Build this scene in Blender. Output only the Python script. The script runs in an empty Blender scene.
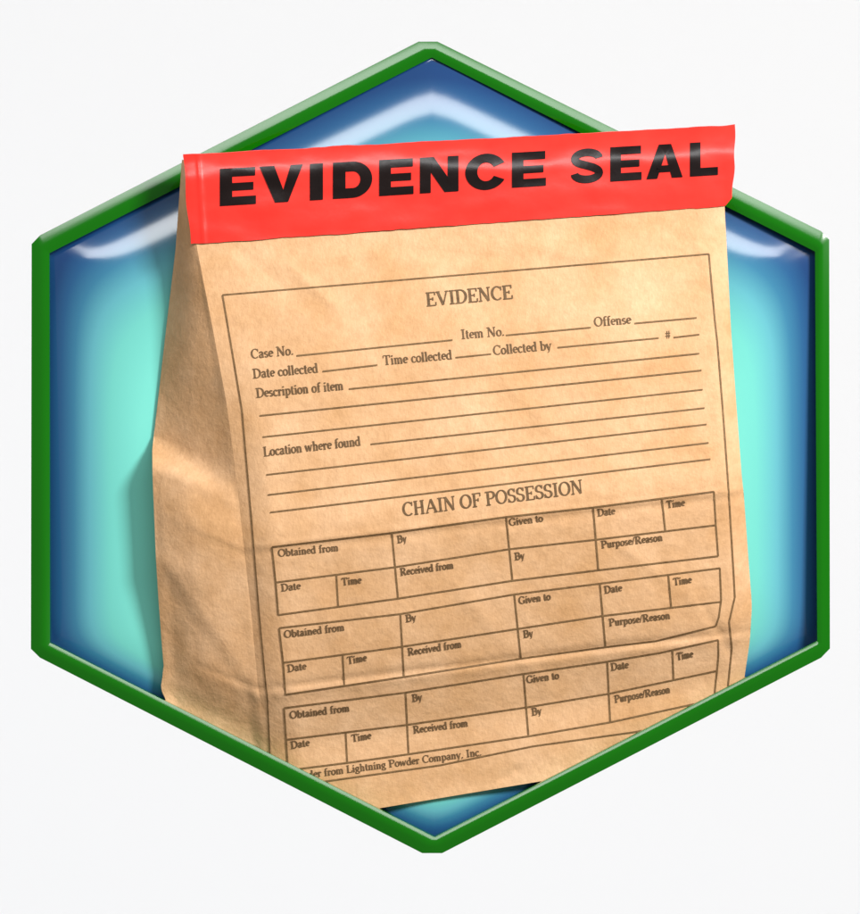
import bpy, bmesh, math, random
from mathutils import Vector, noise
random.seed(4)
scene = bpy.context.scene
COL = scene.collection
D = 80.0                      # camera distance, 1 unit = 100 photo pixels at the badge's back

# ------------------------------------------------------------------ camera
cam = bpy.data.cameras.new('camera'); cam_o = bpy.data.objects.new('camera', cam); COL.objects.link(cam_o)
cam_o.location = (0, -D, 0); cam_o.rotation_euler = (math.pi/2, 0, 0)
cam.sensor_fit = 'HORIZONTAL'; cam.sensor_width = 36; cam.lens = 36*D/8.6
cam.clip_start = 1; cam.clip_end = 400
scene.camera = cam_o

# ------------------------------------------------------------------ light
w = bpy.data.worlds.new('World'); scene.world = w; w.use_nodes = True
w.node_tree.nodes['Background'].inputs['Color'].default_value = (1, .94, .86, 1)
w.node_tree.nodes['Background'].inputs['Strength'].default_value = 0.24
scene.view_settings.view_transform = 'Standard'; scene.view_settings.look = 'None'
scene.view_settings.exposure = 0.12; scene.view_settings.gamma = 1; scene.view_settings.use_curve_mapping = False

def area(name, loc, target, sx, sy, power, col=(1, 1, 1), spread=180):
    l = bpy.data.lights.new(name, 'AREA'); l.shape = 'RECTANGLE'; l.size = sx; l.size_y = sy
    l.energy = power; l.color = col; l.spread = math.radians(spread)
    o = bpy.data.objects.new(name, l); COL.objects.link(o); o.location = loc
    o.rotation_euler = (Vector(target)-Vector(loc)).to_track_quat('-Z', 'Y').to_euler()
    return o
KEY = Vector((0.54, -0.72, 0.44)).normalized()
area('key_lamp', KEY*45, (0, 0, 0), 10, 10, 25600, (1, .985, .97))
area('top_softbox', (0, -36, 19.0), (0, 0, 1), 34, 4.2, 5000)
# lamps that wash the white backdrop behind the badge
for nm, loc, p in (('backdrop_lamp', (-26, 8, 0), 2350), ('backdrop_lamp', (26, 8, 0), 1150),
                   ('backdrop_lamp', (0, 8, 26), 700), ('backdrop_lamp', (0, 8, -26), 2100)):
    area(nm, loc, (loc[0]*-.1, 34, loc[2]*-.1), 12, 12, p*.93, (.96, 1.02, 1.12))

# ------------------------------------------------------------------ helpers
def P(px, py, d=0.0):
    k = (D-d)/D/100
    return Vector(((px-430)*k, -d, (457-py)*k))
def lerp(a, b, t): return a+(b-a)*t
def sstep(a, b, x):
    t = min(1, max(0, (x-a)/(b-a))); return t*t*(3-2*t)
def interp(pts, x):
    if x <= pts[0][0]: return pts[0][1]
    for (x0, y0), (x1, y1) in zip(pts, pts[1:]):
        if x <= x1: return y0+(y1-y0)*(x-x0)/(x1-x0)
    return pts[-1][1]
def smooth_interp(pts, x, r):
    return sum(interp(pts, x+r*k) for k in (-1, -.66, -.33, 0, .33, .66, 1))/7
def mesh_obj(name, verts, faces, mat, parent=None, smooth=True):
    me = bpy.data.meshes.new(name); me.from_pydata([tuple(v) for v in verts], [], faces); me.update()
    if mat: me.materials.append(mat)
    if smooth: me.polygons.foreach_set('use_smooth', [True]*len(me.polygons))
    o = bpy.data.objects.new(name, me); COL.objects.link(o); o.parent = parent
    return o
def empty(name, label, cat):
    o = bpy.data.objects.new(name, None); COL.objects.link(o); o['label'] = label; o['category'] = cat; return o
def grid(rows):
    """rows: list of equal-length lists of points -> verts, faces"""
    n = len(rows[0]); V = [p for r in rows for p in r]; F = []
    for i in range(len(rows)-1):
        for j in range(n-1):
            F.append((i*n+j, (i+1)*n+j, (i+1)*n+j+1, i*n+j+1))
    return V, F

# ------------------------------------------------------------------ materials
def new_mat(name):
    m = bpy.data.materials.new(name); m.use_nodes = True
    nt = m.node_tree; return m, nt, nt.nodes['Principled BSDF']
def nd(nt, t, **kw):
    n = nt.nodes.new(t)
    for k, v in kw.items(): setattr(n, k, v)
    return n
def mk_noise(nt, scale, detail=4, rough=.6, vec=None):
    n = nd(nt, 'ShaderNodeTexNoise'); n.inputs['Scale'].default_value = scale
    n.inputs['Detail'].default_value = detail; n.inputs['Roughness'].default_value = rough
    if vec: nt.links.new(vec, n.inputs['Vector'])
    return n
def ramp(nt, fac, stops, interp_='LINEAR'):
    r = nd(nt, 'ShaderNodeValToRGB'); cr = r.color_ramp; cr.interpolation = interp_
    while len(cr.elements) < len(stops): cr.elements.new(.5)
    for e, (p, c) in zip(cr.elements, stops): e.position = p; e.color = (*c, 1)
    nt.links.new(fac, r.inputs['Fac']); return r
def mix(nt, fac, a, b, mode='MIX'):
    m = nd(nt, 'ShaderNodeMix', data_type='RGBA', blend_type=mode)
    if isinstance(fac, float): m.inputs[0].default_value = fac
    else: nt.links.new(fac, m.inputs[0])
    for k, x in ((6, a), (7, b)):
        if isinstance(x, tuple): m.inputs[k].default_value = (*x, 1)
        else: nt.links.new(x, m.inputs[k])
    return m.outputs[2]
def srgb(r, g, b):
    f = lambda c: (c/255/12.92) if c/255 <= .04045 else ((c/255+.055)/1.055)**2.4
    return (f(r), f(g), f(b))

def kraft():
    m, nt, b = new_mat('kraft_paper')
    tc = nd(nt, 'ShaderNodeTexCoord').outputs['Object']
    mp = nd(nt, 'ShaderNodeMapping'); nt.links.new(tc, mp.inputs['Vector']); mp.inputs['Scale'].default_value = (1, 1, .45)
    big = mk_noise(nt, 1.7, 3, .55, tc); mid = mk_noise(nt, 9, 4, .6, tc); fib = mk_noise(nt, 42, 5, .7, mp.outputs['Vector'])
    c = ramp(nt, big.outputs['Fac'], [(.3, PAPER_D), (.7, PAPER_L)]).outputs['Color']
    c = mix(nt, .5, c, ramp(nt, mid.outputs['Fac'], [(.35, (.90, .87, .83)), (.65, (1.08, 1.09, 1.1))]).outputs['Color'], 'MULTIPLY')
    c = mix(nt, .6, c, ramp(nt, fib.outputs['Fac'], [(.3, (.86, .83, .80)), (.7, (1.1, 1.1, 1.1))]).outputs['Color'], 'MULTIPLY')
    nt.links.new(c, b.inputs['Base Color'])
    b.inputs['Roughness'].default_value = .62; b.inputs['Specular IOR Level'].default_value = .25
    bp = nd(nt, 'ShaderNodeBump'); bp.inputs['Strength'].default_value = .22; bp.inputs['Distance'].default_value = .02
    nt.links.new(fib.outputs['Fac'], bp.inputs['Height'])
    bp2 = nd(nt, 'ShaderNodeBump'); bp2.inputs['Strength'].default_value = .35; bp2.inputs['Distance'].default_value = .03
    nt.links.new(mid.outputs['Fac'], bp2.inputs['Height']); nt.links.new(bp.outputs['Normal'], bp2.inputs['Normal'])
    nt.links.new(bp2.outputs['Normal'], b.inputs['Normal'])
    return m
PAPER_D = (.59, .335, .155); PAPER_L = (.71, .445, .25)
M_paper = kraft()

m, nt, b = new_mat('printing_ink'); M_ink = m
tc = nd(nt, 'ShaderNodeTexCoord').outputs['Object']
n = mk_noise(nt, 30, 3, .6, tc)
nt.links.new(ramp(nt, n.outputs['Fac'], [(.3, (.095, .055, .024)), (.75, (.19, .115, .055))]).outputs['Color'], b.inputs['Base Color'])
b.inputs['Roughness'].default_value = .6; b.inputs['Specular IOR Level'].default_value = .2
m, nt, b = new_mat('ruled_line_ink'); M_rule = m
tc = nd(nt, 'ShaderNodeTexCoord').outputs['Object']
n = mk_noise(nt, 22, 3, .6, tc)
nt.links.new(ramp(nt, n.outputs['Fac'], [(.3, (.13, .072, .028)), (.75, (.24, .145, .065))]).outputs['Color'], b.inputs['Base Color'])
b.inputs['Roughness'].default_value = .6; b.inputs['Specular IOR Level'].default_value = .2

def glossy(name, base, rough, spec, nscale, bump, vary=.12, coat=0.0):
    m, nt, b = new_mat(name)
    tc = nd(nt, 'ShaderNodeTexCoord').outputs['Object']
    n = mk_noise(nt, nscale, 3, .5, tc)
    lo = tuple(c*(1-vary) for c in base); hi = tuple(min(1, c*(1+vary)) for c in base)
    nt.links.new(ramp(nt, n.outputs['Fac'], [(.3, lo), (.7, hi)]).outputs['Color'], b.inputs['Base Color'])
    b.inputs['Roughness'].default_value = rough; b.inputs['Specular IOR Level'].default_value = spec
    b.inputs['Coat Weight'].default_value = coat; b.inputs['Coat Roughness'].default_value = .08
    if bump:
        bp = nd(nt, 'ShaderNodeBump'); bp.inputs['Strength'].default_value = bump; bp.inputs['Distance'].default_value = .03
        nt.links.new(n.outputs['Fac'], bp.inputs['Height']); nt.links.new(bp.outputs['Normal'], b.inputs['Normal'])
    return m
M_green = glossy('green_enamel', (.003, .125, .0008), .13, .42, .6, 0, .05)
M_tape = glossy('red_seal_tape', (.82, .030, .020), .26, .5, 4.0, .12, .12)
M_black = glossy('black_tape_print', (.004, .0003, .0003), .24, .42, 4.0, .12, .3)
M_back = glossy('backdrop_paper', (.80, .80, .80), .9, .0, .05, 0, 0)

m, nt, b = new_mat('blue_glass_enamel'); M_glass = m
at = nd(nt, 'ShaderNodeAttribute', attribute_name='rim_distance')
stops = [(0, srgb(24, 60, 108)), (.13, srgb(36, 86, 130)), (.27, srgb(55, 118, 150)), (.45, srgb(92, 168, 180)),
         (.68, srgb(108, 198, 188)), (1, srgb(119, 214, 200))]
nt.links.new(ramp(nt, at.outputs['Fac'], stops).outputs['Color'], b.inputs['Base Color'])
b.inputs['Roughness'].default_value = .10; b.inputs['Specular IOR Level'].default_value = .6

# ------------------------------------------------------------------ setting
o = mesh_obj('backdrop', [(-90, 30, -90), (90, 30, -90), (90, 30, 90), (-90, 30, 90)], [(0, 1, 2, 3)], M_back, smooth=False)
o['kind'] = 'structure'

# ------------------------------------------------------------------ badge
F_TOP = 1.06
FOOT = 0.86                                             # height of the frame above the panel's foot
badge = empty('hexagonal_badge', 'glossy green hexagonal frame around a blue to turquoise glass panel, behind the paper bag', 'badge')
inner = [(431.8, 57.5), (815, 251.7), (816.5, 640.5), (434.4, 835.6), (50.8, 642.3), (49.6, 253.3)]
outer = [((418.5, 41), (437.5, 41)), ((821.5, 231), (829.6, 239.6)), ((829.6, 648.3), (820.8, 657.5)),
         ((442.2, 852.3), (422.2, 852.3)), ((40.2, 657.4), (31.2, 648.6)), ((31.2, 244), (39.8, 235))]
def frame_mesh():
    prof = []                                            # (w from outer 0 to inner 1, height)
    prof += [(0, -.12), (0, .5), (0, 1.00)]
    N = 36; W = .19
    sl = [(0, .265), (.42, .21), (.54, .08), (.68, -.08), (.81, -.27), (1, -.33)]
    h = F_TOP-.03
    prof = [(0, .02), (0, .4), (0, h-.02)]
    for k in range(N+1):
        t = k/N
        prof.append((.010+.98*t, h))
        h += interp(sl, t+.5/N)*W/N
    prof += [(1, h-.03), (1, .95), (1, .70)]
    loops = []
    for wv, h0 in prof:
        ring = []
        for i in range(6):
            a, c = outer[i]; q = inner[i]
            bev = (.70, 1.05, 1.05, 1.0, 1.05, 1.05)[i]; base = F_TOP-.03
            h = h0 if h0 < base-.001 else base+(h0-base)*bev
            if h0 > .6: h += .14*((q[1]-447)/389)
            # inner corner is gently split so the profile stays a real strip
            dx, dy = c[0]-a[0], c[1]-a[1]
            for pt, sg in ((a, -1), (c, 1)):
                qi = (q[0]+sg*dx*.02, q[1]+sg*dy*.02)
                # compensate perspective so the outline measured at the front stays put
                ring.append(P(lerp(pt[0], qi[0], wv), lerp(pt[1], qi[1], wv), F_TOP-.05)+Vector((0, (F_TOP-.05)-h, 0)))
        loops.append(ring)
    V = []; F = []
    n = 12
    for r in loops: V += r
    for i in range(len(loops)-1):
        for j in range(n):
            F.append((i*n+j, i*n+(j+1) % n, (i+1)*n+(j+1) % n, (i+1)*n+j))
    return V, F
V, Fc = frame_mesh()
fr = mesh_obj('frame', V, Fc, M_green, badge)
bm = bmesh.new(); bm.from_mesh(fr.data)
bmesh.ops.recalc_face_normals(bm, faces=bm.faces)
# sharp mitres between the bars, cut finely along their length
for e in bm.edges:
    if len(e.link_faces) == 2 and e.calc_face_angle(0) > math.radians(35): e.smooth = False
bm.to_mesh(fr.data); bm.free()

def line_dist(p, a, b):                                   # signed distance inside positive
    dx, dy = b[0]-a[0], b[1]-a[1]; L = math.hypot(dx, dy)
    return (dx*(p[1]-a[1])-dy*(p[0]-a[0]))/L
def smin(vals, k):
    return -k*math.log(sum(math.exp(-v/k) for v in vals))
slopes = [(0, .30), (14, .295), (20, .285), (28, .25), (42, .205), (62, .14), (95, .06), (140, 0.0), (400, 0)]
hts = [0.0]
for e in range(400): hts.append(hts[-1]+.01*interp(slopes, e+.5))
def dome(e):
    e = max(0, min(398, e)); i = int(e); return lerp(hts[i], hts[i+1], e-i)
def panel_mesh():
    big = [(431.8, 50), (822, 248), (823, 645), (434.4, 843), (43, 647), (42, 249)]
    segs = 48; ring = []
    for i in range(6):
        a, c = big[i], big[(i+1) % 6]
        for k in range(segs): ring.append((lerp(a[0], c[0], k/segs), lerp(a[1], c[1], k/segs)))
    cx, cy = 432, 447; R = 110
    V = []; F = []; attr = []
    def put(px, py):
        ds = [line_dist((px, py), inner[i], inner[(i+1) % 6]) for i in range(6)]
        e = smin(ds, 9)+4
        V.append(P(px, py, FOOT)+Vector((0, -dome(e), 0)))
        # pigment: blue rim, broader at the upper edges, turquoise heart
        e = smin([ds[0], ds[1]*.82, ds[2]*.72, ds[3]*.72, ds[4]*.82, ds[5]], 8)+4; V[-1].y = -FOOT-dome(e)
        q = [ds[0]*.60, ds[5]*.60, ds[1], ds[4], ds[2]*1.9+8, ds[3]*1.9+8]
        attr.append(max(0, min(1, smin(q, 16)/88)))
    put(cx, cy); n = len(ring)
    for r in range(1, R+1):
        t = (r/R)**.8
        for (x, y) in ring: put(lerp(cx, x, t), lerp(cy, y, t))
    for j in range(n): F.append((0, 1+(j+1) % n, 1+j))
    for r in range(R-1):
        for j in range(n):
            a = 1+r*n; c = a+n
            F.append((a+j, a+(j+1) % n, c+(j+1) % n, c+j))
    return V, F, attr
V, Fc, attr = panel_mesh()
gp = mesh_obj('glass_panel', V, Fc, M_glass, badge)
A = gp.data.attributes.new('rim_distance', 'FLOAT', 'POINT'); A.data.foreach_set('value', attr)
bm = bmesh.new(); bm.from_mesh(gp.data); bmesh.ops.recalc_face_normals(bm, faces=bm.faces)
if sum(f.normal.y for f in bm.faces) > 0: bmesh.ops.reverse_faces(bm, faces=bm.faces)
bm.to_mesh(gp.data); bm.free()
# back plate closing the badge
bp_pts = [p for pr in outer for p in pr]
k = [(lerp(432, x, .992), lerp(447, y, .992)) for x, y in bp_pts]
V = [P(x, y, 1.1)+Vector((0, 1.1+.06, 0)) for x, y in k]+[P(x, y, 1.1)+Vector((0, 1.1+.14, 0)) for x, y in k]
Fc = [tuple(range(12)), tuple(range(23, 11, -1))]+[(j, j+12, (j+1) % 12+12, (j+1) % 12) for j in range(12)]
mesh_obj('back_plate', V, Fc, M_green, badge, smooth=False)

# ------------------------------------------------------------------ bag surface
def ytop(x): return 157-(x-183)*30/552
def ybot(x): return 817-(x-270)*.166
def sv(px, py): return (py-ytop(px))/(ybot(px)-ytop(px))
FLx = [(150, 183.5), (243, 196), (330, 213), (400, 226), (450, 233), (548, 244), (620, 252), (688, 258), (700, 261), (820, 272)]
FRx = [(120, 726), (205, 724.5), (260, 727.5), (330, 731), (400, 736), (480, 742), (490, 743.5), (560, 748.5), (605, 752), (640, 750), (680, 744), (760, 738)]
prof = [(0, 1.50), (.14, 1.51), (.32, 1.66), (.575, 1.74), (.60, 1.71), (.80, 1.39), (.815, 1.355), (.90, 1.10), (1.0, 1.005)]
def dfun(px, py):
    s = sv(px, py)
    a = (px-200)/540
    d = smooth_interp(prof, s, .012)
    d -= (.10-.05*sstep(.6, .95, s))*a
    zn = 25+10*sstep(340, 560, px); d -= .0017*zn*max(0, (zn-(py-ytop(px)))/zn)**2.0*(zn/20)
    d += .07*math.sin(math.pi*min(1, max(0, a)))*sstep(.02, .4, s)*(1-sstep(.7, .85, s))
    xl = smooth_interp(FLx, py, 10); xr = smooth_interp(FRx, py, 8)
    # rounded vertical folds
    u = max(0, (xl+34-px)/34); d -= .10*u**1.6*sstep(.18, .5, s)
    u = max(0, (px-(xr-22))/22); d -= .09*u*u*sstep(.08, .3, s)
    fade = sstep(.0, .16, s)
    v = Vector((px/115, py/150, 3.1))
    d += fade*.034*noise.noise(v)
    v = Vector(((px+py*.6)/48, (py-px*.35)/75, 9.7)); d += fade*.0075*noise.noise(v)
    v = Vector(((px-py*.5)/26, (py+px*.3)/60, 1.7)); d += fade*.0022*noise.noise(v)
    # pinched wrinkle lines of folded paper
    for (x0, y0, x1, y1, wd, am) in WR:
        dx, dy = x1-x0, y1-y0; L = math.hypot(dx, dy)
        t = ((px-x0)*dx+(py-y0)*dy)/(L*L)
        if -.15 < t < 1.15:
            q = ((px-x0)*dy-(py-y0)*dx)/L/wd
            if abs(q) < 3: d += 1.4*am*math.exp(-q*q)*sstep(-.15, .15, t)*(1-sstep(.85, 1.15, t))
    return d
WR = [(236, 549, 746, 489, 3.0, .010), (236, 556, 746, 496, 5.0, -.007),
      (256, 690, 740, 632, 3.5, -.014), (256, 696, 740, 638, 5, .008),
      (285, 262, 335, 305, 6, .009), (230, 246, 300, 300, 7, -.007),
      (520, 240, 640, 275, 7, .006), (690, 225, 728, 330, 5, .006),
      (430, 560, 560, 700, 8, .004), (400, 250, 520, 262, 6, -.005),
      (600, 530, 720, 620, 7, .005), (300, 560, 360, 690, 8, .004),
      (455, 330, 590, 470, 9, .004), (700, 600, 735, 660, 5, -.010), (500, 780, 520, 768, 4, -.01)]
def bag_point(px, py, off=0.0): return P(px, py, dfun(px, py)+off)

bag = empty('evidence_bag', 'brown kraft paper bag with a printed form, closed by a red seal strip', 'paper bag')

def row_left(t):   # t 0..1 down the left front fold ; pixel position
    y = lerp(160, 826, t); return smooth_interp(FLx, y, 10), y
def row_right(t):
    y = lerp(131, 748, t); return smooth_interp(FRx, y, 8), y
NR, NC = 240, 190
rows = []
for i in range(NR+1):
    t = i/NR; (xl, yl), (xr, yr) = row_left(t), row_right(t)
    rows.append([bag_point(lerp(xl, xr, j/NC), lerp(yl, yr, j/NC)) for j in range(NC+1)])
def finish(o, clip=True, thick=0.0):
    bm = bmesh.new(); bm.from_mesh(o.data)
    if clip:
        # the foot of the bag ends inside the two lower bars of the frame
        for (a, c) in (((45, 652), (432, 846)), ((825, 650), (438, 846))):
            pa, pc = P(*a, 1.1), P(*c, 1.1)
            t = (pc-pa); nrm = Vector((-t.z, 0, t.x))
            if nrm.z > 0: nrm = -nrm
            bmesh.ops.bisect_plane(bm, geom=bm.verts[:]+bm.edges[:]+bm.faces[:], plane_co=pa, plane_no=nrm, clear_outer=True)
    bm.to_mesh(o.data); bm.free()
V, Fc = grid(rows); front = mesh_obj('front_panel', V, Fc, M_paper, bag); finish(front)

# left gusset: between the back fold (silhouette) and the front fold
BLx = [(150, 183), (165, 181.5), (250, 175.5), (330, 166), (400, 158), (449, 152.3), (475, 152.5), (560, 156), (600, 158.5), (640, 161.5), (668, 163.8), (686, 161), (692, 162), (700, 166), (830, 176)]
BLd = [(150, 1.46), (200, 1.32), (245, 1.24), (300, 1.10), (380, 1.08), (440, 1.07), (464, 1.36), (560, 1.34), (640, 1.12), (690, .99), (830, .98)]
BDd = [(150, 1.45), (200, 1.36), (245, 1.25), (350, 1.08), (560, 1.07), (690, 1.0), (830, .97)]
NG = 60
rows = []
for i in range(NR+1):
    t = i/NR; xl, yl = row_left(t)
    dF = dfun(xl, yl)
    yb0 = yl + lerp(0, -38, sstep(.3, .5, t)) ; yb0 = lerp(yl, yb0, 1)
    xb = smooth_interp(BLx, yb0, 2); dB = smooth_interp(BLd, yb0, 6)
    r = []
    for j in range(NG+1):
        u = j/NG
        px, py = lerp(xb, xl, u), lerp(yb0, yl, u)
        d = lerp(dB, dF, u)
        fold = 1-abs(2*u-1)
        d += sstep(446, 464, yb0)*(1-sstep(640, 700, yb0))*.06*sstep(0, .5, u)*(1-u)
        up = 1-sstep(375, 450, yb0+42*u)
        lowr = sstep(455, 520, yb0)*(1-sstep(660, 700, yb0))
        d += up*.05*math.sin(math.pi*u)*sstep(165, 290, yb0)
        d += lowr*.05*(math.sin(math.pi*u)**.9)
        # triangular flap of the folded bottom, catching the light
        q = (py-600)-(px-187)*1.35
        d -= .022*sstep(-12, 16, q)*sstep(0, .15, u)*(1-sstep(.85, 1, u))*sstep(455, 520, yb0)
        e = sstep(0, .12, u)*(1-sstep(.88, 1, u))
        d += e*(.016*noise.noise(Vector((px/38, py/62, 5.5)))+.005*noise.noise(Vector(((px+py)/22, (py-px)/40, 2.5))))
        r.append(P(px, py, d))
    rows.append(r)
V, Fc = grid(rows); lg = mesh_obj('side_gusset', V, Fc, M_paper, bag); finish(lg)
# right gusset and back
rows = []; rowsb = []
for i in range(0, NR+1, 4):
    t = i/NR; xr, yr = row_right(t); dR = dfun(xr, yr); xl, yl = row_left(t)
    dK = min(smooth_interp(BDd, yl, 10), dR-.02)
    top = sstep(.05, .35, t)
    pB = (xr-lerp(2, 34, top), yr)
    n_ = 10
    rows.append([P(lerp(xr, pB[0], j/n_)-3*top*math.sin(math.pi*j/n_), yr, lerp(dR, dK, j/n_)) for j in range(n_+1)])
    yb0 = yl-38*sstep(.3, .5, t); xb = smooth_interp(BLx, yb0, 2); dB = smooth_interp(BLd, yb0, 6)
    r = [P(xb, yb0, dB)]
    x2 = xb+lerp(2, 26, top)
    for j in range(15): r.append(P(lerp(x2, pB[0], j/14), lerp(yb0, yr, j/14), min(dK, dB-.01)-.0+.02*noise.noise(Vector((j, t*9, 1)))*top))
    r[-1] = P(pB[0], yr, dK)
    rowsb.append(r)
V, Fc = grid(rows); o = mesh_obj('side_gusset', V, Fc, M_paper, bag); finish(o)
V, Fc = grid(rowsb); o = mesh_obj('back_panel', V, Fc, M_paper, bag); finish(o)

# ------------------------------------------------------------------ printing on the paper (thin ink film following the paper)
class Ink:
    def __init__(s, off=.0065): s.V = []; s.F = []; s.off = off; s.k = 0
    def strip(s, pts, wfun, surf=None):
        """pts in photo px, constant or direction-dependent width"""
        surf = surf or bag_point
        s.k += 1; off = s.off+(s.k % 5)*.0004
        n = len(pts); base = len(s.V)
        for i, (x, y) in enumerate(pts):
            a = pts[max(0, i-1)]; c = pts[min(n-1, i+1)]
            dx, dy = c[0]-a[0], c[1]-a[1]; L = math.hypot(dx, dy) or 1
            dx /= L; dy /= L; h = wfun(dx, dy, i/(n-1))/2
            s.V.append(surf(x-dy*h, y+dx*h, off)); s.V.append(surf(x+dy*h, y-dx*h, off))
        for i in range(n-1):
            q = base+2*i; s.F.append((q, q+1, q+3, q+2))
    def line(s, pts, w=1.5, step=5):
        out = []
        for (a, c) in zip(pts, pts[1:]):
            L = math.hypot(c[0]-a[0], c[1]-a[1]); m_ = max(1, int(L/step))
            for k in range(m_): out.append((lerp(a[0], c[0], k/m_), lerp(a[1], c[1], k/m_)))
        out.append(pts[-1]); s.strip(out, lambda dx, dy, t: w)
    def build(s, name, mat, parent, clip=False):
        o = mesh_obj(name, s.V, s.F, mat, parent, smooth=False); finish(o, clip)
        return o

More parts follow.
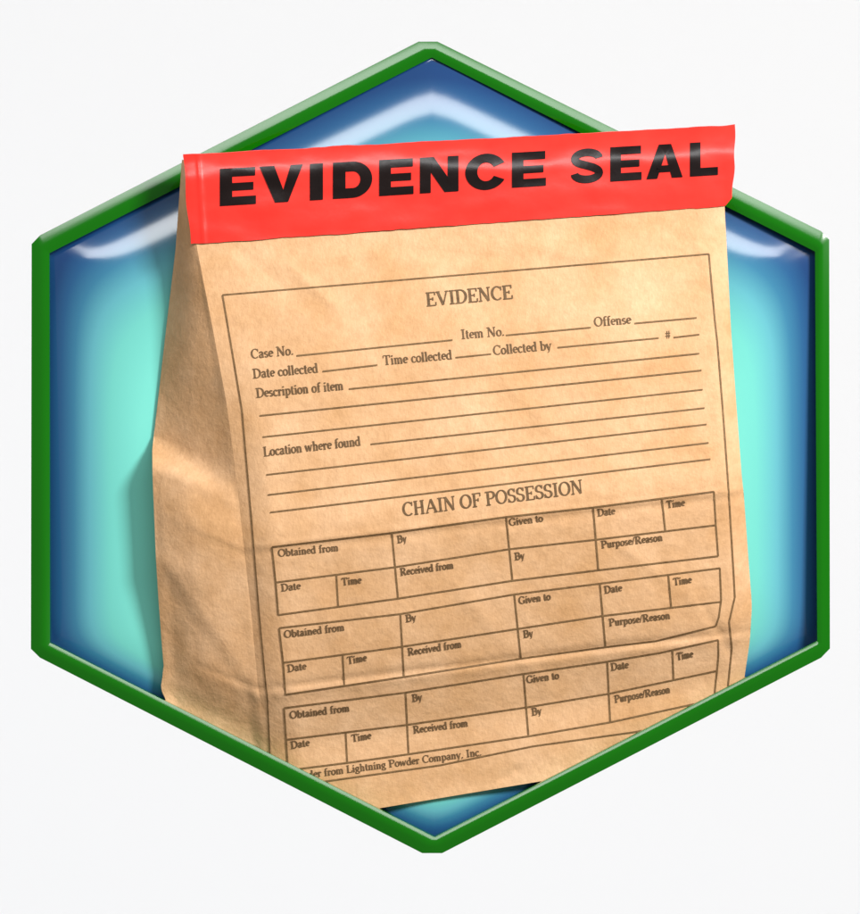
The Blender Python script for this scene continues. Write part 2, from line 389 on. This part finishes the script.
# a small serif alphabet: strokes in cap-height units, (thick verticals, thin horizontals)
def arc(cx, cy, rx, ry, a0, a1, n=14):
    return [(cx+rx*math.cos(math.radians(lerp(a0, a1, k/n))), cy+ry*math.sin(math.radians(lerp(a0, a1, k/n)))) for k in range(n+1)]
X = .66
def sf(x, y, h=.13): return ('t', [(x-h, y), (x+h, y)])
def st(x, y0, y1): return ('v', [(x, y0), (x, y1)])
G = {
 'A': (.82, [('n', [(.08, 0), (.40, 1)]), ('d', [(.40, 1), (.72, 0)]), ('t', [(.2, .34), (.6, .34)]), sf(.1, .02, .1), sf(.7, .02)]),
 'B': (.72, [st(.18, 0, 1), ('c', [(.18, .97), (.40, .97)]+arc(.40, .75, .18, .22, 90, -90)+[(.18, .53)]), ('c', [(.40, .53)]+arc(.42, .28, .21, .26, 90, -90)+[(.18, .02)]), sf(.12, .02), sf(.12, .98)]),
 'C': (.74, [('c', arc(.42, .5, .33, .48, 48, 312, 24)), ('n', [(.68, .98), (.68, .68)])]),
 'D': (.80, [st(.18, 0, 1), ('c', [(.16, .98), (.34, .98)]+arc(.34, .5, .37, .48, 90, -90, 20)+[(.16, .02)]), sf(.12, .02), sf(.12, .98)]),
 'E': (.70, [st(.18, 0, 1), ('t', [(.04, .98), (.62, .98)]), ('t', [(.18, .5), (.46, .5)]), ('t', [(.04, .02), (.64, .02)]), ('n', [(.61, 1), (.61, .76)]), ('n', [(.64, 0), (.64, .26)]), ('n', [(.46, .38), (.46, .62)])]),
 'F': (.64, [st(.18, 0, 1), ('t', [(.04, .98), (.60, .98)]), ('t', [(.18, .5), (.44, .5)]), ('n', [(.59, 1), (.59, .74)]), ('n', [(.44, .38), (.44, .62)]), sf(.18, .02, .15)]),
 'G': (.82, [('c', arc(.42, .5, .33, .48, 50, 330, 24)), ('n', [(.68, .98), (.68, .70)]), st(.68, .03, .42), sf(.66, .42)]),
 'H': (.84, [st(.2, 0, 1), st(.64, 0, 1), ('t', [(.2, .5), (.64, .5)]), sf(.2, .02), sf(.2, .98), sf(.64, .02), sf(.64, .98)]),
 'I': (.42, [st(.21, 0, 1), sf(.21, .02, .16), sf(.21, .98, .16)]),
 'L': (.66, [st(.18, 0, 1), sf(.18, .98, .14), ('t', [(.04, .02), (.60, .02)]), ('n', [(.60, 0), (.60, .28)])]),
 'N': (.84, [('n', [(.16, 0), (.16, 1)]), ('d', [(.16, 1), (.68, 0)]), ('n', [(.68, 0), (.68, 1)]), sf(.14, .02, .11), sf(.10, .98, .1), sf(.70, .98, .11)]),
 'O': (.82, [('c', arc(.41, .5, .33, .48, 0, 360, 28))]),
 'P': (.68, [st(.18, 0, 1), ('c', [(.16, .98), (.38, .98)]+arc(.38, .73, .22, .25, 90, -90)+[(.18, .48)]), sf(.18, .02, .15), sf(.12, .98)]),
 'R': (.78, [st(.18, 0, 1), ('c', [(.16, .98), (.38, .98)]+arc(.38, .74, .2, .24, 90, -90)+[(.18, .5)]), ('d', [(.36, .5), (.66, .0)]), sf(.18, .02, .15), sf(.12, .98), sf(.70, .02, .08)]),
 'S': (.60, [('c', arc(.30, .74, .20, .24, 20, 230, 14)[:]+arc(.30, .26, .22, .24, 70, -160, 14)), ('n', [(.50, .98), (.50, .72)]), ('n', [(.08, .02), (.08, .3)])]),
 'T': (.72, [st(.36, 0, 1), ('t', [(.04, .98), (.68, .98)]), ('n', [(.05, 1), (.05, .74)]), ('n', [(.67, 1), (.67, .74)]), sf(.36, .02, .15)]),
 'V': (.80, [('d', [(.12, 1), (.42, 0)]), ('n', [(.42, 0), (.70, 1)]), sf(.12, .98), sf(.70, .98, .11)]),
 'a': (.50, [('c', [(.10, .50)]+arc(.23, .48, .13, .16, 150, 0, 10)+[(.36, .12), (.42, .03), (.48, .06)]), ('c', [(.36, .38)]+arc(.22, .18, .13, .17, 100, 290, 12)+[(.36, .14)])]),
 'b': (.56, [st(.14, 0, 1), ('c', arc(.29, .32, .19, .31, 150, -150, 18)), sf(.08, .98, .07)]),
 'c': (.46, [('c', arc(.27, .32, .19, .31, 50, 315, 18)), ('v', [(.38, .56), (.38, .48)])]),
 'd': (.56, [st(.42, 0, 1), ('c', arc(.26, .32, .19, .31, 30, 330, 18)), sf(.36, .98, .07), sf(.48, .02, .06)]),
 'e': (.46, [('c', [(.08, .36), (.41, .36)]+arc(.25, .34, .17, .29, 5, 310, 18))]),
 'f': (.36, [('v', [(.17, 0), (.17, .78)]), ('c', arc(.29, .80, .12, .18, 180, 40, 8)), ('t', [(.04, .62), (.32, .62)]), sf(.17, .02)]),
 'g': (.52, [('c', arc(.24, .42, .15, .2, 0, 360, 16)), ('c', [(.18, .24), (.12, .12), (.30, .06), (.44, -.02)]), ('c', arc(.26, -.12, .19, .12, 40, -220, 14)), ('t', [(.34, .6), (.48, .62)])]),
 'h': (.58, [st(.15, 0, 1), ('c', arc(.29, .44, .14, .19, 160, 0, 8)), st(.43, 0, .46), sf(.09, .98, .07), sf(.15, .02, .11), sf(.43, .02, .11)]),
 'i': (.30, [st(.15, 0, .62), sf(.15, .02, .12), sf(.10, .62, .07), ('v', [(.15, .82), (.15, .96)])]),
 'l': (.30, [st(.15, 0, 1), sf(.15, .02, .12), sf(.10, .98, .07)]),
 'm': (.86, [st(.15, 0, .62), ('c', arc(.28, .44, .14, .19, 160, 0, 8)), st(.42, 0, .46), ('c', arc(.56, .44, .14, .19, 160, 0, 8)), st(.70, 0, .46), sf(.09, .62, .07), sf(.15, .02, .1), sf(.42, .02, .1), sf(.70, .02, .1)]),
 'n': (.58, [st(.15, 0, .62), ('c', arc(.29, .44, .14, .19, 160, 0, 8)), st(.43, 0, .46), sf(.09, .62, .07), sf(.15, .02, .11), sf(.43, .02, .11)]),
 'o': (.52, [('c', arc(.26, .32, .19, .31, 0, 360, 20))]),
 'p': (.56, [st(.14, -.3, .62), ('c', arc(.29, .32, .19, .31, 150, -150, 18)), sf(.08, .62, .07), sf(.14, -.28, .12)]),
 'r': (.42, [st(.15, 0, .62), ('c', arc(.29, .44, .13, .18, 160, 60, 6)), ('v', [(.37, .58), (.37, .48)]), sf(.09, .62, .07), sf(.15, .02, .12)]),
 's': (.40, [('c', arc(.20, .47, .12, .15, 20, 230, 10)+arc(.20, .17, .13, .15, 70, -160, 10))]),
 't': (.34, [('v', [(.15, .86), (.15, .12)]), ('c', arc(.25, .13, .10, .12, 180, 310, 8)), ('t', [(.03, .62), (.30, .62)])]),
 'u': (.58, [st(.15, .18, .62), ('c', arc(.27, .18, .13, .17, 180, 340, 8)), st(.43, 0, .62), sf(.09, .62, .07), sf(.38, .62, .07), sf(.48, .02, .06)]),
 'v': (.52, [('d', [(.08, .62), (.27, 0)]), ('n', [(.27, 0), (.44, .62)]), sf(.08, .62, .09), sf(.44, .62, .08)]),
 'w': (.76, [('d', [(.07, .62), (.23, 0)]), ('n', [(.23, 0), (.37, .6)]), ('d', [(.35, .62), (.52, 0)]), ('n', [(.52, 0), (.67, .62)]), sf(.07, .62, .08), sf(.67, .62, .08)]),
 'x': (.5, []),
 'y': (.52, [('d', [(.08, .62), (.27, 0)]), ('n', [(.44, .62), (.22, -.22), (.10, -.26)]), sf(.08, .62, .09), sf(.44, .62, .08)]),
 '.': (.26, [('v', [(.12, .0), (.12, .13)])]), ',': (.26, [('v', [(.13, .12), (.13, 0)]), ('n', [(.15, .03), (.08, -.14)])]),
 '#': (.6, [('n', [(.2, 0), (.26, .8)]), ('n', [(.38, 0), (.44, .8)]), ('t', [(.08, .54), (.54, .54)]), ('t', [(.06, .26), (.52, .26)])]),
 '/': (.34, [('n', [(.02, -.05), (.30, 1.0)])]), ' ': (.30, []),
}
def text(ink, s, x0, y0, x1, y1, cap, bold=1.0, lean=-.10):
    total = sum(G[c][0] for c in s); L = math.hypot(x1-x0, y1-y0)
    ux, uy = (x1-x0)/total, (y1-y0)/total
    T, tn = .175*bold*cap, .085*bold*cap
    vx, vy = lean*cap, -cap
    pen = 0
    for c in s:
        wd, strokes = G[c]
        for kind, pts in strokes:
            q = [(x0+ux*(pen+a)+vx*b, y0+uy*(pen+a)+vy*b) for a, b in pts]
            if len(q) == 2:
                q = [q[0], ((q[0][0]+q[1][0])/2, (q[0][1]+q[1][1])/2), q[1]]
            if kind in 'vd': wf = lambda dx, dy, t: T
            elif kind in 'tn': wf = lambda dx, dy, t: tn
            else: wf = lambda dx, dy, t: math.hypot(T*dy, tn*dx)
            ink.strip(q, wf)
        pen += wd

form = Ink()
form.line([(222.6, 295), (460, 275), (709, 254)], 1.5)
form.line([(222.6, 295), (233, 356), (242, 410), (251.6, 521), (259, 612), (266, 688), (267, 694), (270, 755), (271, 786)], 1.5)
form.line([(709, 254), (715, 320), (717.5, 342), (723, 410), (728.4, 484), (734, 577), (735, 597), (729.3, 622), (732, 648), (728.4, 684), (725, 716)], 1.5)
form.line([(271, 788), (326, 781), (440, 765), (533, 746), (633, 732), (725, 716)], 1.5)
form.build('form_border', M_rule, front, True)

L = Ink()
for a in ([(296.6, 355.8), (452.6, 340)], [(506, 335.3), (591, 327.5)], [(634.6, 323.4), (696.7, 317.8)],
          [(322.7, 371.4), (377.4, 365)], [(455.6, 357.6), (491.3, 354)], [(557.6, 347.6), (658.8, 338)],
          [(673.7, 337.5), (699.4, 334.5)], [(349, 389), (699.4, 353.5)], [(259.8, 415.7), (701.6, 370.3)],
          [(262.8, 437), (702.7, 389.6)], [(370.7, 444.2), (704.6, 408)], [(266.5, 474.7), (706.6, 424.3)],
          [(268, 494.8), (708.7, 442.7)], [(270.2, 512.3), (710.5, 459)]):
    L.line(a, 1.5)
L.build('fill_in_lines', M_rule, front)

def printed(name, mat, s, *a, clip=False):
    K = Ink(); text(K, s, *a); K.build(name, mat, front, clip)
printed('form_heading', M_ink, 'EVIDENCE', 426.5, 306.3, 513.5, 298.5, 13.5, 1.05)
printed('form_heading', M_ink, 'CHAIN OF POSSESSION', 403, 516.2, 583.5, 493, 13.5, .95)
for s, x0, y0, x1, y1 in (('Case No.', 251.3, 358.6, 294, 354.6), ('Item No.', 461.4, 339, 505, 335.5),
        ('Offense', 594.4, 326.5, 631.6, 323.5), ('Date collected', 253.3, 378.3, 318.5, 372.3),
        ('Time collected', 383.5, 365, 452.5, 359), ('Collected by', 493.5, 355, 552, 349.5), ('#', 665, 338.6, 671.5, 338),
        ('Description of item', 256.6, 397.6, 344, 389.6), ('Location where found', 263.8, 456.3, 361, 445.3)):
    printed('form_text', M_ink, s, x0, y0, x1, y1, 9.3, 1.0)

def table(lines, labels):
    K = Ink()
    for l in lines: K.line(l, 1.6)
    o = K.build('possession_table', M_rule, front, True)
    return labels
t1 = ([[(272, 547), (392, 532.8), (506, 516.8), (593.3, 507.3), (714, 491.5)], [(275.8, 582.3), (395, 567), (509, 549), (596, 539.5), (716, 525)],
       [(278.4, 614.8), (398, 598.4), (512.6, 580.5), (598.5, 570), (718.3, 556)], [(272, 547), (275.8, 582.3), (278.4, 614.8)],
       [(714, 491.5), (716, 525), (718.3, 556)], [(392, 532.8), (398.2, 598.2)], [(506.2, 516.8), (512.6, 580.3)],
       [(593.3, 507.5), (598.5, 570)], [(662, 498.8), (665.5, 531)], [(336.5, 575), (338.3, 606.8)]],
      [('Obtained from', 278.4, 556.6, 339, 550.6), ('By', 397.6, 543, 407, 541.5), ('Date', 281.4, 591.2, 301, 588.8), ('Time', 342, 585.3, 361.8, 583),
       ('Received from', 400.5, 575.5, 454, 568.2), ('Given to', 509.2, 525.8, 543.4, 521.2), ('Date', 597.8, 516.2, 615.4, 514), ('Time', 667, 508, 685.2, 505.6),
       ('By', 515, 560, 525, 558.5), ('Purpose/Reason', 601.5, 548.2, 663, 540.4)])
t2 = ([[(279.2, 627.9), (400.5, 613.8), (514.4, 594.2), (600, 583.4), (720, 568)], [(283.3, 662.5), (402, 646.5), (518, 628.6), (603.7, 615.6), (721, 601.6)],
       [(285.5, 694.5), (404, 676.7), (521, 658.4), (605.6, 647), (656, 641), (716, 626)], [(279.2, 627.9), (283.3, 662.5), (285.5, 694.5)],
       [(720, 568), (721.3, 600), (719, 617), (716, 626)], [(400.5, 613.8), (404, 676.7)], [(514.4, 594.2), (521, 658.4)], [(600, 583.4), (605.6, 647)],
       [(668.5, 575.2), (671.4, 607.4)], [(342.8, 654.8), (344.3, 685.4)]],
      [('Obtained from', 284.4, 637.8, 345, 630.2), ('By', 406, 622, 416.5, 620.3), ('Date', 287.7, 672, 306.6, 669), ('Time', 347.6, 664, 367, 660.6),
       ('Received from', 408, 655.5, 462, 647), ('Given to', 518.9, 604, 551, 599.4), ('Date', 604.5, 593.4, 622.4, 590.8), ('Time', 673.7, 585.3, 692, 582.6),
       ('By', 523.7, 637.8, 533.5, 636), ('Purpose/Reason', 609.3, 626, 670.5, 618.4)])
t3 = ([[(284, 707.9), (405.7, 692.3), (523.7, 673.7), (607.4, 661.4), (659.5, 652.8), (718.3, 639.8)], [(286.2, 739.5), (407, 724.6), (527.4, 707), (610.4, 693.2), (717.2, 670.7)],
       [(288, 770), (347, 762.6), (408.7, 753.9), (528.6, 736), (610.4, 722), (716, 699)], [(284, 707.9), (286.2, 739.5), (288, 770)],
       [(718.3, 639.8), (718.6, 655), (717.2, 670.7), (714, 700)], [(405.7, 692.3), (408.7, 753.7)], [(523.7, 673.7), (528.6, 736)], [(607.4, 661.4), (610.4, 722)],
       [(672.6, 650), (673.7, 680)], [(345.8, 732), (347.3, 762.4)]],
      [('Obtained from', 290, 718.5, 350, 711), ('By', 412.4, 701.6, 422.5, 700), ('Date', 291, 748.6, 310, 745.4), ('Time', 352, 741.8, 371.6, 738.3),
       ('Received from', 413.5, 733.2, 468.4, 726), ('Given to', 526.7, 683, 559.4, 678.4), ('Date', 611.2, 670.5, 629, 667.6), ('Time', 677, 660.2, 693.4, 656.8),
       ('By', 532, 715.4, 542, 713.6), ('Purpose/Reason', 614.9, 702.6, 670.5, 692.4)])
for lines, labels in (t1, t2, t3):
    for a in table(lines, labels): printed('table_text', M_ink, *a, 7.2, 1.25)
printed('footer_text', M_ink, 'Reorder from Lightning Powder Company, Inc.', 289, 780.3, 482, 755, 7.2, 1.1, clip=True)

# ------------------------------------------------------------------ red seal tape
def tape_edge(v):   # left and right ends of the tape at v 0 (top) .. 1 (bottom)
    l = (lerp(183, 190.5, v)+.8*math.sin(v*9), lerp(156.5, 244.5, v))
    r = (interp([(0, 735), (.5, 734.5), (.9, 732), (1, 725)], v)+.5*math.sin(v*14), lerp(127, 206, v))
    return l, r
def tape_point(px, py, off=0.0):
    top = 157-(px-183)*30/552; h = py-top
    d = dfun(min(max(px, 186), 724), py)+.02
    # the tape rolls over the closed mouth of the bag
    d += .012*noise.noise(Vector((px/60, py/26, 8.2)))*sstep(2, 14, h)+.0035*noise.noise(Vector((px/23, py/14, 4.2)))
    # wrap at the left end
    u = max(0, (200-px)/17); d -= .02*u*u
    d += .012*math.exp(-((px-199-(py-160)*.06)/2.2)**2)
    return P(px, py, d+off)
rows = []
NV, NU = 60, 260
for i in range(NV+1):
    v = i/NV; l, r = tape_edge(v)
    row = []
    for j in range(NU+1):
        u = j/NU; x = lerp(l[0], r[0], u)
        y = lerp(l[1], r[1], u)
        if v > .5: y += (v-.5)*2*(1.0*noise.noise(Vector((x/30, 0, 2)))+.5*noise.noise(Vector((x/9, 1, 2))))
        if v < .5: y += (1-2*v)*(1.0*noise.noise(Vector((x/40, 3, 2)))+.4*noise.noise(Vector((x/11, 4, 2))))
        if x > 726 and v < .2: y -= (x-726)*.12*(1-v/.2)
        row.append(tape_point(x, y))
    rows.append(row)
# over the top and down the back
back = []
top_row = rows[0]
for k in range(1, 13):
    a = k/12
    rr = []
    for j, p in enumerate(top_row):
        if a < .5:
            ang = a*2*math.pi
            rr.append(p+Vector((0, .06*(1-math.cos(ang))/2*1.0, .02*math.sin(ang))))
        else:
            t = (a-.5)*2
            rr.append(Vector((p.x*(1-.03*t), p.y+.06+.03*t, p.z-.72*t)))
    back.append(rr)
allrows = back[::-1]+rows
V, Fc = grid(allrows)
tape = mesh_obj('seal_tape', V, Fc, M_tape, bag)

# heavy wide sans letters, polygons in a unit box
def ring(cx, cy, rx, ry, a0, a1, tx, ty, n=20):
    o_ = arc(cx, cy, rx, ry, a0, a1, n); i_ = arc(cx, cy, rx-tx, ry-ty, a0, a1, n)
    return [(o_[k], o_[k+1], i_[k+1], i_[k]) for k in range(n)]
def box(x0, y0, x1, y1): return [((x0, y0), (x1, y0), (x1, y1), (x0, y1))]
def sband(pts, ws):
    n = len(pts); out = []; q = []
    for i, (x, y) in enumerate(pts):
        a = pts[max(0, i-1)]; c = pts[min(n-1, i+1)]; dx, dy = c[0]-a[0], c[1]-a[1]; l_ = math.hypot(dx, dy); dx /= l_; dy /= l_
        q.append(((x-dy*ws/2, y+dx*ws/2), (x+dy*ws/2, y-dx*ws/2)))
    for i in range(n-1): out.append((q[i][0], q[i][1], q[i+1][1], q[i+1][0]))
    return out
B = {
 'E': box(0, 0, .34, 1)+box(.34, 0, 1, .23)+box(.34, .39, .93, .60)+box(.34, .77, .98, 1),
 'I': box(0, 0, 1, 1),
 'V': [((0, 1), (.34, 1), (.55, .33), (.36, 0)), ((.36, 0), (.55, .33), (.66, 0), (.5, 0)), ((.66, 0), (.55, .33), (.72, 1), (1, 1))],
 'D': box(0, 0, .32, 1)+box(.32, .73, .5, 1)+box(.32, 0, .5, .27)+ring(.5, .5, .5, .5, -90, 90, .30, .27),
 'N': box(0, 0, .28, 1)+box(.72, 0, 1, 1)+[((.28, 1), (.36, 1), (.72, .42), (.72, 0)), ((.28, 1), (.72, 0), (.64, 0), (.28, .58))],
 'C': ring(.5, .5, .5, .515, 28, 332, .29, .25, 32),
 'S': sband(arc(.50, .715, .355, .175, 0, 215, 16)+[(.30, .57), (.5, .51), (.68, .45)]+arc(.50, .285, .365, .175, 40, -180, 16), .225),
 'A': [((0, 0), (.30, 0), (.52, .72), (.34, 1)), ((.34, 1), (.52, .72), (.68, 1), (.5, 1)), ((.68, 1), (.52, .72), (.70, 0), (1, 0))]+box(.26, .18, .74, .38),
 'L': box(0, 0, .38, 1)+box(.38, 0, 1, .24),
}
letters = [('E', 220, 256), ('V', 259.5, 303), ('I', 310, 323), ('D', 333, 372.3), ('E', 379.3, 413.6), ('N', 420, 458.6), ('C', 465.3, 507), ('E', 512, 546),
           ('S', 570, 604), ('E', 610.4, 641.7), ('A', 646.5, 682.8), ('L', 690, 718)]
def split(q, n=5):
    a, b_, c, d_ = q; out = []
    f = lambda u, v: tuple(lerp(lerp(a[k], b_[k], u), lerp(d_[k], c[k], u), v) for k in (0, 1))
    for i in range(n):
        for j in range(n): out.append((f(i/n, j/n), f((i+1)/n, j/n), f((i+1)/n, (j+1)/n), f(i/n, (j+1)/n)))
    return out
for word in (letters[:8], letters[8:]):
    V = []; Fc = []; lay = 0
    for ch, xa, xb in word:
        for q in B[ch]:
            lay += 1
            big = max(abs(q[0][0]-q[2][0]), abs(q[0][1]-q[2][1])) > .3
            for sq in split(q, 8 if big else 2):
                i0 = len(V)
                for (u, v) in sq:
                    x = lerp(xa, xb, u); base = 206.2-(x-220)*(206.2-175)/498; hh = lerp(37.3, 33.6, (x-220)/498)
                    V.append(tape_point(x, base-hh*v, .008+(lay % 3)*.0005))
                Fc.append((i0, i0+1, i0+2, i0+3))
    sl = mesh_obj('seal_lettering', V, Fc, M_black, tape)
    bm = bmesh.new(); bm.from_mesh(sl.data); bmesh.ops.remove_doubles(bm, verts=bm.verts, dist=.0001)
    bmesh.ops.recalc_face_normals(bm, faces=bm.faces); bm.to_mesh(sl.data); bm.free()
